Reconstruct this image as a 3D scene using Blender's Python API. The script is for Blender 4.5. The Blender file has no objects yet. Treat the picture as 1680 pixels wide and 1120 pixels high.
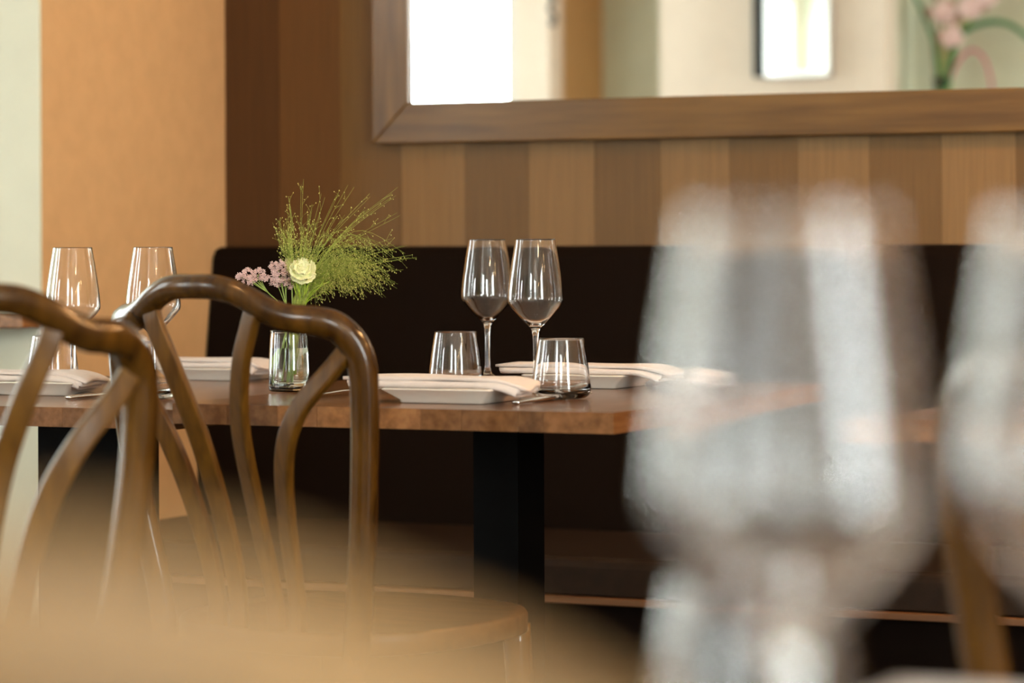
import bpy, bmesh, math, random
from mathutils import Vector, Matrix
random.seed(7)
C = bpy.context.scene.collection
SC = bpy.context.scene
# ------------------------------------------------------------------ camera
F = 5000.0; EYE = 0.955; TH = math.radians(24.76); RHO = math.radians(0.25); CX, HY = 840.0, 395.0
CAM = Vector((0, 0, EYE))
R_ = Vector((math.cos(TH), math.sin(TH), 0)); W_ = Vector((-math.sin(TH), math.cos(TH), 0)); Z_ = Vector((0, 0, 1))
cam = bpy.data.cameras.new('camera'); co = bpy.data.objects.new('camera', cam); C.objects.link(co)
right = R_ * math.cos(RHO) - Z_ * math.sin(RHO); up = Z_ * math.cos(RHO) + R_ * math.sin(RHO)
m = Matrix((right, up, -W_)).transposed().to_4x4(); m.translation = CAM
co.matrix_world = m
cam.sensor_width = 36; cam.lens = F / 1680 * 36; cam.shift_y = (HY - 560) / 1680
cam.clip_start = 0.02; cam.clip_end = 100
cam.dof.use_dof = True; cam.dof.focus_distance = 4.16; cam.dof.aperture_fstop = 4.1
SC.camera = co
# ------------------------------------------------------------------ world, daylight, exposure
w = bpy.data.worlds.new('world'); SC.world = w; w.use_nodes = True
w.node_tree.nodes['Background'].inputs[0].default_value = (0.86, 0.95, 0.93, 1)
w.node_tree.nodes['Background'].inputs[1].default_value = 3.0
SC.view_settings.view_transform = 'Standard'; SC.view_settings.look = 'None'; SC.view_settings.gamma = 1
SC.view_settings.use_curve_mapping = False
SC.view_settings.exposure = 0.60
YO = -1.25                    # wall behind the photographer
XL = -6.3; XR = 2.4; ZC = 2.75
def area(name, loc, direction, sx, sy, L, col=(0.93, 1.0, 0.98)):
    l = bpy.data.lights.new(name, 'AREA'); l.shape = 'RECTANGLE'; l.size = sx; l.size_y = sy
    l.energy = L * sx * sy * math.pi; l.color = col
    o = bpy.data.objects.new(name, l); C.objects.link(o); o.location = loc
    o.rotation_euler = Vector(direction).to_track_quat('-Z', 'Y').to_euler(); return o
DAY = 20.0

def unroll(px, py):
    u = (px - CX) / F; v = (HY - py) / F
    return u * math.cos(RHO) + v * math.sin(RHO), -u * math.sin(RHO) + v * math.cos(RHO)
def ray(px, py):
    u, v = unroll(px, py); return W_ + R_ * u + Z_ * v
def P(px, py, D): return CAM + ray(px, py) * D
def PZ(px, py, z): d = ray(px, py); return CAM + d * ((z - EYE) / d.z)
def PY(px, py, Y): d = ray(px, py); return CAM + d * (Y / d.y)
def PX(px, py, X): d = ray(px, py); return CAM + d * (X / d.x)
def foot(px, D, z=0.75): p = P(px, HY, D); return Vector((p.x, p.y, z))

# ------------------------------------------------------------------ tagging
def tag(o, label=None, cat=None, group=None, kind=None):
    if label: o['label'] = label
    if cat: o['category'] = cat
    if group: o['group'] = group
    if kind: o['kind'] = kind
    return o
def thing(name, label, cat, loc=(0, 0, 0), rz=0, group=None):
    o = bpy.data.objects.new(name, None); C.objects.link(o); o.location = loc; o.rotation_euler = (0, 0, rz)
    o.empty_display_size = 0.05
    return tag(o, label, cat, group)
def obj(name, bm, mat, parent=None, smooth=False, bevel=0, loc=None):
    me = bpy.data.meshes.new(name)
    if bevel:
        bmesh.ops.bevel(bm, geom=[e for e in bm.edges if len(e.link_faces) == 2 and e.calc_face_angle(0) > 0.5],
                        offset=bevel, segments=2, profile=0.5, affect='EDGES', clamp_overlap=True)
    bmesh.ops.recalc_face_normals(bm, faces=bm.faces)
    bm.to_mesh(me); bm.free()
    for m_ in (mat if isinstance(mat, (list, tuple)) else [mat]): me.materials.append(m_)
    if smooth:
        for p in me.polygons: p.use_smooth = True
    o = bpy.data.objects.new(name, me); C.objects.link(o)
    if loc is not None: o.location = loc
    if parent: o.parent = parent
    return o
def dup_tree(o, parent=None):
    c = o.copy(); C.objects.link(c); c.parent = parent
    for ch in list(o.children): dup_tree(ch, c)
    return c
def box(bm, lo, hi):
    x0, y0, z0 = lo; x1, y1, z1 = hi
    v = [bm.verts.new(p) for p in ((x0,y0,z0),(x1,y0,z0),(x1,y1,z0),(x0,y1,z0),(x0,y0,z1),(x1,y0,z1),(x1,y1,z1),(x0,y1,z1))]
    for f in ((0,3,2,1),(4,5,6,7),(0,1,5,4),(1,2,6,5),(2,3,7,6),(3,0,4,7)): bm.faces.new([v[i] for i in f])
def boxbm(lo, hi): bm = bmesh.new(); box(bm, lo, hi); return bm
def struct(name, bm, mat, parent=None, **k):
    o = obj(name, bm, mat, parent, **k)
    if not parent: o['kind'] = 'structure'
    return o
def lathe(bm, prof, n=48, c=(0, 0, 0), closed=False):
    rings = []
    for r, z in prof:
        if r < 1e-6: rings.append([bm.verts.new((c[0], c[1], c[2] + z))])
        else: rings.append([bm.verts.new((c[0] + r * math.cos(2*math.pi*i/n), c[1] + r * math.sin(2*math.pi*i/n), c[2] + z)) for i in range(n)])
    if closed: rings.append(rings[0])
    for a, b in zip(rings, rings[1:]):
        for i in range(n):
            j = (i + 1) % n
            if len(a) == 1 and len(b) == 1: break
            if len(a) == 1: bm.faces.new((a[0], b[i], b[j]))
            elif len(b) == 1: bm.faces.new((a[i], b[0], a[j]))
            else: bm.faces.new((a[i], b[i], b[j], a[j]))
def catmull(pts, n=8):
    pts = [tuple(p) for p in pts]; out = []
    k = len(pts[0])
    for i in range(len(pts) - 1):
        p0 = pts[max(i-1, 0)]; p1 = pts[i]; p2 = pts[i+1]; p3 = pts[min(i+2, len(pts)-1)]
        for s in range(n):
            t = s / n
            out.append(tuple(0.5*((2*p1[j]) + (-p0[j]+p2[j])*t + (2*p0[j]-5*p1[j]+4*p2[j]-p3[j])*t*t + (-p0[j]+3*p1[j]-3*p2[j]+p3[j])*t**3) for j in range(k)))
    out.append(pts[-1]); return out
def sweep(bm, pts, rw, rt, ref=None, n=12, power=1.0, cap=True):
    """tube along pts; rw = half width (sideways), rt = half thickness (along ref); numbers or lists"""
    P3 = [Vector(p[:3]) for p in pts]; N = len(P3); rings = []; side = None
    for i, p in enumerate(P3):
        t = (P3[min(i+1, N-1)] - P3[max(i-1, 0)]).normalized()
        if ref is not None: side = t.cross(Vector(ref)).normalized()
        elif side is None:
            side = t.cross(Vector((0, 1, 0)))
            if side.length < 0.1: side = t.cross(Vector((1, 0, 0)))
            side.normalize()
        else: side = (side - t * side.dot(t)).normalized()
        nn = side.cross(t).normalized()
        a = rw[i] if isinstance(rw, (list, tuple)) else rw; b = rt[i] if isinstance(rt, (list, tuple)) else rt
        ring = []
        for k in range(n):
            an = 2*math.pi*(k + .5)/n; cc, ss = math.cos(an), math.sin(an)
            cc = math.copysign(abs(cc)**power, cc); ss = math.copysign(abs(ss)**power, ss)
            ring.append(bm.verts.new(p + side*(a*cc) + nn*(b*ss)))
        rings.append(ring)
    for A, B in zip(rings, rings[1:]):
        for k in range(n): bm.faces.new((A[k], A[(k+1) % n], B[(k+1) % n], B[k]))
    if cap: bm.faces.new(rings[0][::-1]); bm.faces.new(rings[-1])
def blob(bm, c, r, sc=(1, 1, 1), sub=1, rot=None):
    res = bmesh.ops.create_icosphere(bm, subdivisions=sub, radius=r)
    M = Matrix.Translation(c) @ (rot if rot else Matrix.Identity(4)) @ Matrix.Diagonal((*sc, 1))
    bmesh.ops.transform(bm, matrix=M, verts=res['verts']); return res['verts']

# ------------------------------------------------------------------ materials
def mat(name, col, rough=0.5, metal=0.0, var=0.0, scale=(8, 8, 8), noise=4.0, bump=0.0, bscale=200.0, coat=0.0, rand=0.0,
        ior=1.45, trans=0.0, sheen=0.0, detail=4, col2=None, spec=None):
    m = bpy.data.materials.new(name); m.use_nodes = True; nt = m.node_tree; N = nt.nodes; L = nt.links
    b = N['Principled BSDF']; b.inputs['Roughness'].default_value = rough; b.inputs['Metallic'].default_value = metal
    b.inputs['IOR'].default_value = ior; b.inputs['Transmission Weight'].default_value = trans
    b.inputs['Coat Weight'].default_value = coat; b.inputs['Coat Roughness'].default_value = 0.12
    if sheen: b.inputs['Sheen Weight'].default_value = sheen
    if spec is not None: b.inputs['Specular IOR Level'].default_value = spec
    b.inputs['Base Color'].default_value = (*col, 1)
    tc = N.new('ShaderNodeTexCoord')
    if var or col2:
        mp = N.new('ShaderNodeMapping'); mp.inputs['Scale'].default_value = scale; L.new(tc.outputs['Object'], mp.inputs[0])
        no = N.new('ShaderNodeTexNoise'); no.inputs['Scale'].default_value = noise; no.inputs['Detail'].default_value = detail
        L.new(mp.outputs[0], no.inputs['Vector'])
        oi = N.new('ShaderNodeObjectInfo')
        if rand:
            ad = N.new('ShaderNodeVectorMath'); ad.operation = 'ADD'; L.new(mp.outputs[0], ad.inputs[0])
            mu = N.new('ShaderNodeMath'); mu.operation = 'MULTIPLY'; mu.inputs[1].default_value = 37; L.new(oi.outputs['Random'], mu.inputs[0])
            L.new(mu.outputs[0], ad.inputs[1]); L.new(ad.outputs[0], no.inputs['Vector'])
        ra = N.new('ShaderNodeValToRGB'); L.new(no.outputs[0], ra.inputs[0])
        c2 = col2 if col2 else tuple(c*(1-var) for c in col)
        c1 = col if col2 else tuple(min(1, c*(1+var)) for c in col)
        ra.color_ramp.elements[0].position = 0.32; ra.color_ramp.elements[0].color = (*c2, 1)
        ra.color_ramp.elements[1].position = 0.68; ra.color_ramp.elements[1].color = (*c1, 1)
        out = ra.outputs[0]
        if rand:
            mr = N.new('ShaderNodeMapRange'); mr.inputs[3].default_value = 1-rand; mr.inputs[4].default_value = 1+rand
            L.new(oi.outputs['Random'], mr.inputs[0])
            vm = N.new('ShaderNodeVectorMath'); vm.operation = 'SCALE'; L.new(out, vm.inputs[0]); L.new(mr.outputs[0], vm.inputs['Scale'])
            out = vm.outputs[0]
        L.new(out, b.inputs['Base Color'])
    if bump:
        no2 = N.new('ShaderNodeTexNoise'); no2.inputs['Scale'].default_value = bscale; L.new(tc.outputs['Object'], no2.inputs['Vector'])
        bp = N.new('ShaderNodeBump'); bp.inputs['Strength'].default_value = bump; bp.inputs['Distance'].default_value = 0.002
        L.new(no2.outputs[0], bp.inputs['Height']); L.new(bp.outputs[0], b.inputs['Normal'])
    return m
def emis(name, col, s):
    m = bpy.data.materials.new(name); m.use_nodes = True; b = m.node_tree.nodes['Principled BSDF']
    b.inputs['Base Color'].default_value = (*col, 1); b.inputs['Emission Color'].default_value = (*col, 1); b.inputs['Emission Strength'].default_value = s; return m
M = {}
M['plaster_ochre'] = mat('ochre_plaster', (0.66, 0.43, 0.215), 0.75, var=0.04, noise=3, bump=0.15, bscale=90)
M['plaster_pale'] = mat('pale_green_plaster', (0.72, 0.75, 0.62), 0.8, var=0.02, noise=2, bump=0.1, bscale=90)
M['plaster_cream'] = mat('cream_plaster', (0.88, 0.77, 0.66), 0.8, var=0.02, noise=2)
M['white'] = mat('white_paint', (0.78, 0.76, 0.70), 0.6, var=0.02)
M['veneer_light'] = mat('light_veneer', (0.235, 0.136, 0.051), 0.42, var=0.10, scale=(60, 60, 1.2), noise=5, bump=0.25, bscale=350, rand=0.05)
M['veneer_corner_shade'] = mat('corner_shaded_veneer', (0.075, 0.031, 0.008), 0.42, var=0.12, scale=(60, 60, 1.2), noise=5, bump=0.25, bscale=350, rand=0.06)  # shade of the wall corner, put into the veneer colour
M['veneer_half_shade'] = mat('half_shaded_veneer', (0.115, 0.052, 0.014), 0.42, var=0.12, scale=(60, 60, 1.2), noise=5, bump=0.25, bscale=350, rand=0.06)  # half step of that corner shade, also carried by the colour
M['veneer_dark'] = mat('dark_veneer', (0.150, 0.081, 0.024), 0.42, var=0.12, scale=(60, 60, 1.2), noise=5, bump=0.25, bscale=350, rand=0.06)
M['frame_wood'] = mat('oak_frame_wood', (0.185, 0.100, 0.026), 0.38, scale=(1.6, 6, 22), noise=2.2, detail=3, col2=(0.100, 0.050, 0.011), coat=0.05)
M['frame_wood_v'] = mat('oak_frame_wood_upright', (0.185, 0.100, 0.026), 0.38, scale=(22, 6, 1.6), noise=2.2, detail=3, col2=(0.100, 0.050, 0.011), coat=0.05)
M['mirror'] = mat('mirror_glass', (0.93, 0.95, 0.93), 0.0, 1.0)
M['table'] = mat('stained_beech_table', (0.25, 0.115, 0.042), 0.22, scale=(30, 3, 30), noise=2.4, col2=(0.14, 0.060, 0.021), rand=0.42, coat=0.15, bump=0.08, bscale=300)
M['chair'] = mat('dark_stained_chair_wood', (0.108, 0.047, 0.006), 0.18, scale=(14, 14, 3), noise=3, col2=(0.026, 0.010, 0.0016), coat=0.0, spec=0.5, bump=0.06, bscale=150)
M['chair_slat'] = mat('brown_stained_slat_wood', (0.125, 0.056, 0.006), 0.36, scale=(30, 30, 3), noise=3, col2=(0.065, 0.027, 0.003), coat=0.0, spec=0.3)
M['seat'] = mat('chair_seat_wood', (0.12, 0.055, 0.014), 0.4, scale=(3, 20, 20), noise=3, col2=(0.07, 0.03, 0.008))
M['fabric'] = mat('dark_brown_upholstery', (0.0072, 0.0035, 0.0018), 0.85, var=0.15, noise=40, bump=0.4, bscale=900, spec=0.1)
M['seat_fabric'] = mat('brown_seat_leather', (0.022, 0.011, 0.005), 0.6, spec=0.25, var=0.15, noise=6, bump=0.2, bscale=400)
M['bench_wood'] = mat('bench_trim_wood', (0.22, 0.105, 0.045), 0.4, scale=(2, 20, 20), noise=3, col2=(0.15, 0.07, 0.03))
M['black'] = mat('black_steel', (0.0015, 0.0015, 0.0015), 0.5, spec=0.08, var=0.2, noise=6)
M['floor'] = mat('dark_oak_floor', (0.07, 0.035, 0.015), 0.4, scale=(2, 20, 1), noise=3, col2=(0.04, 0.02, 0.009), rand=0.2)
M['porcelain'] = mat('white_porcelain', (0.74, 0.70, 0.64), 0.22, coat=0.3, var=0.01)
M['linen'] = mat('white_linen', (0.74, 0.67, 0.63), 0.85, var=0.03, noise=10, bump=0.5, bscale=700, sheen=0.2)
M['steel'] = mat('polished_steel', (0.72, 0.70, 0.67), 0.16, 1.0, var=0.03)
M['glass'] = mat('clear_glass', (1, 1, 1), 0.0, trans=1.0, ior=1.5)
M['vase_glass'] = mat('clear_vase_glass', (0.96, 1, 0.98), 0.0, trans=1.0, ior=1.5)
M['pane'] = mat('window_pane_glass', (1, 1, 1), 0.0, trans=1.0, ior=1.05)
M['water'] = mat('water', (0.97, 1, 0.97), 0.0, trans=1.0, ior=1.33)
M['stem'] = mat('green_stem', (0.30, 0.42, 0.10), 0.5, var=0.2, noise=20)
M['grass'] = mat('switch_grass_green', (0.30, 0.38, 0.065), 0.55, var=0.3, noise=30)
M['seedhead'] = mat('pale_seed_heads', (0.45, 0.46, 0.13), 0.6, var=0.25, noise=60)
M['pink'] = mat('dusty_pink_petals', (0.82, 0.60, 0.58), 0.7, var=0.10, noise=60)
M['petal'] = mat('cream_petals', (0.84, 0.85, 0.55), 0.65, col2=(0.74, 0.80, 0.42), noise=25)
M['bud'] = mat('yellow_green_bud', (0.74, 0.74, 0.33), 0.6, var=0.15, noise=20)
M['lime'] = mat('lime_green_leaf', (0.42, 0.60, 0.07), 0.5, var=0.2, noise=20)
M['lampshade'] = emis('warm_lamp_glass', (1.0, 0.62, 0.28), 9.0)
M['dark_green'] = mat('dark_green_stem', (0.03, 0.20, 0.07), 0.5, var=0.2)
M['magenta'] = mat('magenta_petal', (0.60, 0.13, 0.22), 0.6, var=0.2)
M['iron'] = mat('black_iron', (0.012, 0.012, 0.012), 0.4, 0.5, var=0.1)
M['stalk'] = mat('dried_brown_stalk', (0.36, 0.26, 0.17), 0.7, var=0.2)
M['stalk_bloom'] = mat('faded_rose_heads', (0.55, 0.33, 0.28), 0.7, var=0.2)
M['silver'] = mat('brushed_silver', (0.72, 0.74, 0.76), 0.3, 0.9, var=0.05)

# ------------------------------------------------------------------ key positions
ZT = 0.75
YT = PZ(1007, 677, ZT).y                # front edge line of the tables
YS = PZ(1000, 870, 0.45).y              # where seat meets backrest
YW = YS + 0.125                         # face of the veneered wall
XC = PY(370, 300, YW).x                 # inner corner
YE = PX(70, 300, XC).y                  # end of the ochre stub wall
print('YT', YT, 'YS', YS, 'YW', YW, 'XC', XC, 'YE', YE)
# ------------------------------------------------------------------ room
fl = struct('floor', boxbm((XL-0.2, YO-0.7, -0.12), (XR+0.1, YW+0.9, -0.012)), M['floor'])
fbm = boxbm((0, 0, -0.011), (0.997*1.2, 0.138, 0.0)); fb0 = obj('plank', fbm, M['floor'], fl, bevel=0.0015, loc=(-3.2, 0.3, 0))
for j in range(32):
    for i in range(4):
        if i == 0 and j == 0: continue
        o = fb0.copy(); C.objects.link(o); o.parent = fl; o.location = (-3.2 + i*1.2 + (j % 3)*0.37 - 0.37, 0.3 + j*0.14, 0)
struct('ceiling', boxbm((XL-0.2, YO-0.7, ZC), (XR+0.1, YW+0.9, ZC+0.1)), M['white'])
wb = struct('wall_back', boxbm((XC-0.12, YW+0.012, 0), (XR+0.1, YW+0.15, ZC)), M['plaster_ochre'])
# veneer panels, 0.1 m wide strips read off their joints
x558 = PY(558, 300, YW).x; x1545 = PY(1545, 300, YW).x; step = (x1545 - x558) / 9
print('panel step', step)
x = x558
while x > XC: x -= step
k = 0; k0 = round((x558 - x) / step)
while x < XR:
    xa = max(x, XC); xb = min(x + step, XR)
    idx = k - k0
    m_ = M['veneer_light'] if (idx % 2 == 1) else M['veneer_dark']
    if idx < 1: m_ = M[{0: 'veneer_dark', -1: 'veneer_half_shade'}.get(idx, 'veneer_corner_shade')]  # panels towards the corner darken by colour to stand in for its shade
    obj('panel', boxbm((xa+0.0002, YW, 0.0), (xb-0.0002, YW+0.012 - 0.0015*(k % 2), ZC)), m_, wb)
    x += step; k += 1
ws = struct('wall_left', boxbm((XC-0.62, YE, 0), (XC, YW, ZC)), M['plaster_ochre'], bevel=0.003)
struct('wall_pier_end', boxbm((XC-0.62, YE-0.008, 0), (XC-0.001, YE, ZC)), M['plaster_pale'])
YP = YW + 0.55
wp = struct('wall_bay', boxbm((XL-0.1, YP, 0), (XC-0.62, YP+0.12, ZC)), M['plaster_pale'])
# wooden ledge on the pale bay wall
YL = YE - 0.008
e = PY(38, 527, YL-0.10); zl = PY(20, 513, YL-0.10).z
bm = boxbm((e.x-0.46, YL-0.10, zl-0.026), (e.x, YL-0.0005, zl))
lg = thing('wall_ledge', 'short brown wooden ledge on the pale green wall at the left edge', 'shelf', (e.x-0.23, YL-0.05, zl-0.03))
def rel(bm, t): bmesh.ops.translate(bm, verts=bm.verts, vec=-Vector(t.location)); return bm
obj('board', rel(bm, lg), M['table'], lg, bevel=0.003)
for dx in (0.16, 0.38): obj('bracket', rel(boxbm((e.x-dx-0.02, YL-0.06, zl-0.10), (e.x-dx, YL-0.0005, zl-0.0265)), lg), M['iron'], lg)

def wall_with_holes(name, axis, pos, thick, a0, a1, holes, mt):
    """axis 'y': wall in XZ at y=pos (outer side pos-thick); axis 'x': wall in YZ at x=pos; holes (a,b,z0,z1)"""
    bm = bmesh.new()
    def bx(a, b, z0, z1):
        if b-a < 1e-4 or z1-z0 < 1e-4: return
        if axis == 'y': box(bm, (a, pos-thick, z0), (b, pos, z1))
        else: box(bm, (pos-thick, a, z0), (pos, b, z1))
    cur = a0
    for (a, b, z0, z1) in sorted(holes):
        bx(cur, a, 0, ZC); bx(a, b, 0, z0); bx(a, b, z1, ZC); cur = b
    bx(cur, a1, 0, ZC)
    return struct(name, bm, mt)
win_n = [0]
def window(axis, pos, a, b, z0, z1, mull=1, trans=0, L=DAY, frame=0.045, depth=0.09):
    win_n[0] += 1
    bm = bmesh.new()
    def bx(bm, s0, s1, d0, d1, h0, h1):
        if axis == 'y': box(bm, (s0, pos-d1, h0), (s1, pos-d0, h1))
        else: box(bm, (pos-d1, s0, h0), (pos-d0, s1, h1))
    bx(bm, a, a+frame, 0.0, depth, z0, z1); bx(bm, b-frame, b, 0.0, depth, z0, z1)
    bx(bm, a+frame, b-frame, 0.0, depth, z0, z0+frame); bx(bm, a+frame, b-frame, 0.0, depth, z1-frame, z1)
    for i in range(mull): c = a + (b-a)*(i+1)/(mull+1); bx(bm, c-0.02, c+0.02, 0.01, depth-0.01, z0+frame, z1-frame)
    for i in range(trans): c = z0 + (z1-z0)*(i+1)/(trans+1); bx(bm, a+frame, b-frame, 0.012, depth-0.012, c-0.015, c+0.015)
    o = struct('window_%d' % win_n[0], bm, M['white'])
    g = bmesh.new(); bx(g, a+frame, b-frame, depth-0.012, depth-0.008, z0+frame, z1-frame)
    obj('pane', g, M['pane'], o)
    c = (a+b)/2; zc = (z0+z1)/2
    if axis == 'y': area('daylight', (c, pos-depth+0.012, zc), (0, 1, 0), b-a-2*frame, z1-z0-2*frame, L)
    else: area('daylight', (pos-depth+0.012, c, zc), (1, 0, 0), b-a-2*frame, z1-z0-2*frame, L)
    return o
YV = 2*(YW-0.03) - YO                    # virtual plane of the wall seen in the mirror
def MX(px, off=0): return PY(px, 80, YV - off*-1).x
w1a, w1b = MX(560), MX(845); n1a, n1b = MX(898), MX(1080); n2a = MX(1452); n2b = n2a + 1.25
W2 = (-1.65, -0.90); W3 = (0.05, 0.85)
wf = wall_with_holes('wall_front', 'y', YO, 0.14, XL, XR, [(w1a, w1b, 0.85, 2.35), (n1a, n1b, 0.0, 2.3), (n2a, n2b, 0.9, 2.3),
                     (*W2, 0.75, 2.4), (*W3, 0.75, 2.4)] if n2b < W2[0] else [(w1a, w1b, 0.85, 2.35), (n1a, n1b, 0.0, 2.3)], M['plaster_cream'])
print('front wall', w1a, w1b, n1a, n1b, n2a, n2b)
window('y', YO, w1a, w1b, 0.85, 2.35, mull=0)
window('y', YO, *W2, 0.75, 2.4, mull=1, trans=0)
window('y', YO, *W3, 0.75, 2.4, mull=1, trans=0)
# niches (recesses) in the front wall
def niche(name, a, b, z0, z1, dep, back, side):
    bm = bmesh.new(); box(bm, (a-0.1, YO-dep-0.05, z0-0.05), (b+0.1, YO-dep, z1+0.05)); o = struct(name, bm, back)
    s = bmesh.new()
    box(s, (a-0.1, YO-dep, z0-0.05), (a, YO-0.14, z1+0.05)); box(s, (b, YO-dep, z0-0.05), (b+0.1, YO-0.14, z1+0.05))
    box(s, (a, YO-dep, z1), (b, YO-0.14, z1+0.05)); box(s, (a, YO-dep, z0-0.05), (b, YO-0.14, z0))
    obj('reveal', s, side, o); return o
niche('wall_niche', n1a, n1b, 0.0, 2.3, 0.55, M['plaster_pale'], M['plaster_ochre'])
niche('wall_alcove', n2a, n2b, 0.9, 2.3, 0.34, M['plaster_pale'], M['plaster_pale'])
LW = [(-0.4, 0.5, 0.5, 2.45), (1.5, 2.4, 0.5, 2.45), (YP-1.45, YP-0.12, 0.5, 2.45)]
wall_with_holes('wall_window_side', 'x', XL, 0.14, YO, YP+0.12, LW, M['plaster_cream'])
for (a, b, z0, z1) in LW: window('x', XL, a, b, z0, z1, mull=1, trans=1)
# right wall with its own window, facing -X
RY0, RY1 = 0.0, 1.0
bm = bmesh.new(); box(bm, (XR, YO, 0), (XR+0.14, RY0, ZC)); box(bm, (XR, RY1, 0), (XR+0.14, YW, ZC)); box(bm, (XR, RY0, 0), (XR+0.14, RY1, 0.6)); box(bm, (XR, RY0, 2.45), (XR+0.14, RY1, ZC))
struct('wall_right', bm, M['plaster_cream'])
bm = bmesh.new(); fr = 0.045
box(bm, (XR, RY0, 0.6), (XR+0.09, RY0+fr, 2.45)); box(bm, (XR, RY1-fr, 0.6), (XR+0.09, RY1, 2.45)); box(bm, (XR, RY0+fr, 0.6), (XR+0.09, RY1-fr, 0.6+fr)); box(bm, (XR, RY0+fr, 2.45-fr), (XR+0.09, RY1-fr, 2.45))
wr = struct('window_%d' % (win_n[0]+1), bm, M['white']); obj('pane', boxbm((XR+0.079, RY0+fr, 0.6+fr), (XR+0.083, RY1-fr, 2.45-fr)), M['pane'], wr)
area('daylight', (XR+0.07, (RY0+RY1)/2, 1.525), (-1, 0, 0), RY1-RY0-2*fr, 1.85-2*fr, DAY*0.8)

# ------------------------------------------------------------------ big framed mirror
YF = YW - 0.034
mo = PY(610, 236, YF); mi = PY(670, 171, YF)
xo, zo, xi, zi = mo.x, mo.z, mi.x, mi.z
xo2 = xo + 2.3; zo2 = zo + 1.15; fw = ((xi-xo) + (zi-zo)) / 2
print('mirror', xo, zo, 'frame', xi-xo, zi-zo)
mr = thing('wall_mirror', 'large wood-framed mirror on the veneer wall above the bench', 'mirror', ((xo+xo2)/2, YW, zo))
def frame_side(a, b, c, d):   # outer a-b, inner d-c, mitred
    bm = bmesh.new(); vs = []
    for y in (YF, YW-0.001):
        vs.append([bm.verts.new((p[0], y, p[1])) for p in (a, b, c, d)])
    bm.faces.new(vs[0]); bm.faces.new(vs[1][::-1])
    for i in range(4): j = (i+1) % 4; bm.faces.new((vs[0][i], vs[1][i], vs[1][j], vs[0][j]))
    return rel(bm, mr)
A, B, Cc, Dd = (xo, zo), (xo2, zo), (xo2, zo2), (xo, zo2)
a, b, c, d = (xo+fw, zo+fw), (xo2-fw, zo+fw), (xo2-fw, zo2-fw), (xo+fw, zo2-fw)
obj('frame_rail', frame_side(A, B, b, a), M['frame_wood'], mr, bevel=0.0025)
obj('frame_rail', frame_side(Dd, Cc, c, d), M['frame_wood'], mr, bevel=0.0025)
obj('frame_stile', frame_side(A, Dd, d, a), M['frame_wood_v'], mr, bevel=0.0025)
obj('frame_stile', frame_side(B, Cc, c, b), M['frame_wood_v'], mr, bevel=0.0025)
obj('mirror_glass', rel(boxbm((a[0]-0.008, YW-0.022, a[1]-0.008), (c[0]+0.008, YW-0.016, c[1]+0.008)), mr), M['mirror'], mr)

# ------------------------------------------------------------------ upholstered bench
XB0, XB1 = XC + 0.002, 1.9
ztop = PY(1000, 403, YS).z + 0.0
bn = thing('upholstered_bench', 'long dark brown upholstered bench along the veneer wall', 'bench', (0, YS, 0))
YSF = YS - 0.44
def prism_x(prof, x0, x1):
    bm = bmesh.new(); A_ = [bm.verts.new((x0, y, z)) for y, z in prof]; B_ = [bm.verts.new((x1, y, z)) for y, z in prof]
    bm.faces.new(A_); bm.faces.new(B_[::-1]); n = len(prof)
    for i in range(n): j = (i+1) % n; bm.faces.new((A_[i], B_[i], B_[j], A_[j]))
    return bm
yt = PX(350, 415, XC).y
print('backrest top y', yt, 'wall', YW, 'ztop', ztop)
prof = [(YS, 0.445), (yt-0.012, ztop-0.05), (yt-0.008, ztop-0.02), (yt+0.004, ztop-0.004), (yt+0.02, ztop), (YW-0.002, ztop), (YW-0.002, 0.445)]
obj('backrest', rel(prism_x(prof, XB0, XB1), bn), M['fabric'], bn, bevel=0.004)
zb = PY(1000, 982, YSF-0.012).z
prof = [(YSF, zb+0.002), (YSF, 0.435), (YSF+0.004, 0.445), (YSF+0.015, 0.45), (YW-0.13, 0.45), (YW-0.13, zb+0.002)]
obj('seat_cushion', rel(prism_x(prof, XB0, XB1), bn), M['seat_fabric'], bn, bevel=0.002)
obj('seat_board', rel(boxbm((XB0, YSF-0.012, zb-0.011), (XB1, YW-0.01, zb)), bn), M['bench_wood'], bn, bevel=0.0015)
obj('plinth', rel(boxbm((XB0, YSF+0.03, 0.001), (XB1, YW-0.01, zb-0.0115)), bn), M['fabric'], bn)

# ------------------------------------------------------------------ tables
def dining_table(label, x0, x1, y0, y1, zt, cuts, rot=0, leg=None, ends='bevel', plank_mat=None):
    cx, cy = (x0+x1)/2, (y0+y1)/2
    t = thing('dining_table', label, 'table', (cx, cy, 0), rot, 'brown wooden dining tables')
    for a, b in zip(cuts, cuts[1:]):
        bm = boxbm((a-cx+0.0002, y0-cy, zt-0.0255), (b-cx-0.0002, y1-cy, zt))
        obj('plank', bm, plank_mat or M['table'], t, bevel=0.0012)
    lx0, lx1, ly0, ly1 = leg
    obj('pedestal', boxbm((lx0-cx, ly0-cy, 0.012), (lx1-cx, ly1-cy, zt-0.034)), M['black'], t, bevel=0.002)
    obj('mounting_plate', boxbm((lx0-cx-0.08, ly0-cy-0.05, zt-0.0335), (lx1-cx+0.08, ly1-cy+0.05, zt-0.0265)), M['black'], t, bevel=0.001)
    mx, my = (lx0+lx1)/2-cx, (ly0+ly1)/2-cy
    obj('base_plate', boxbm((mx-0.2, my-0.2, 0.0005), (mx+0.2, my+0.2, 0.0115)), M['black'], t, bevel=0.002)
    return t
TD = 0.80
bx = [PY(p, 675, YT).x for p in (283, 372, 455, 520, 605, 690, 757, 850, 892, 1007)]
lp0 = P(777, 850, 3.93); 
ly0 = YT + 0.30
lx0 = PY(777, 850, ly0).x; lx1 = PY(850, 850, ly0).x; ly1 = PX(893, 850, lx1).y
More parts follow.
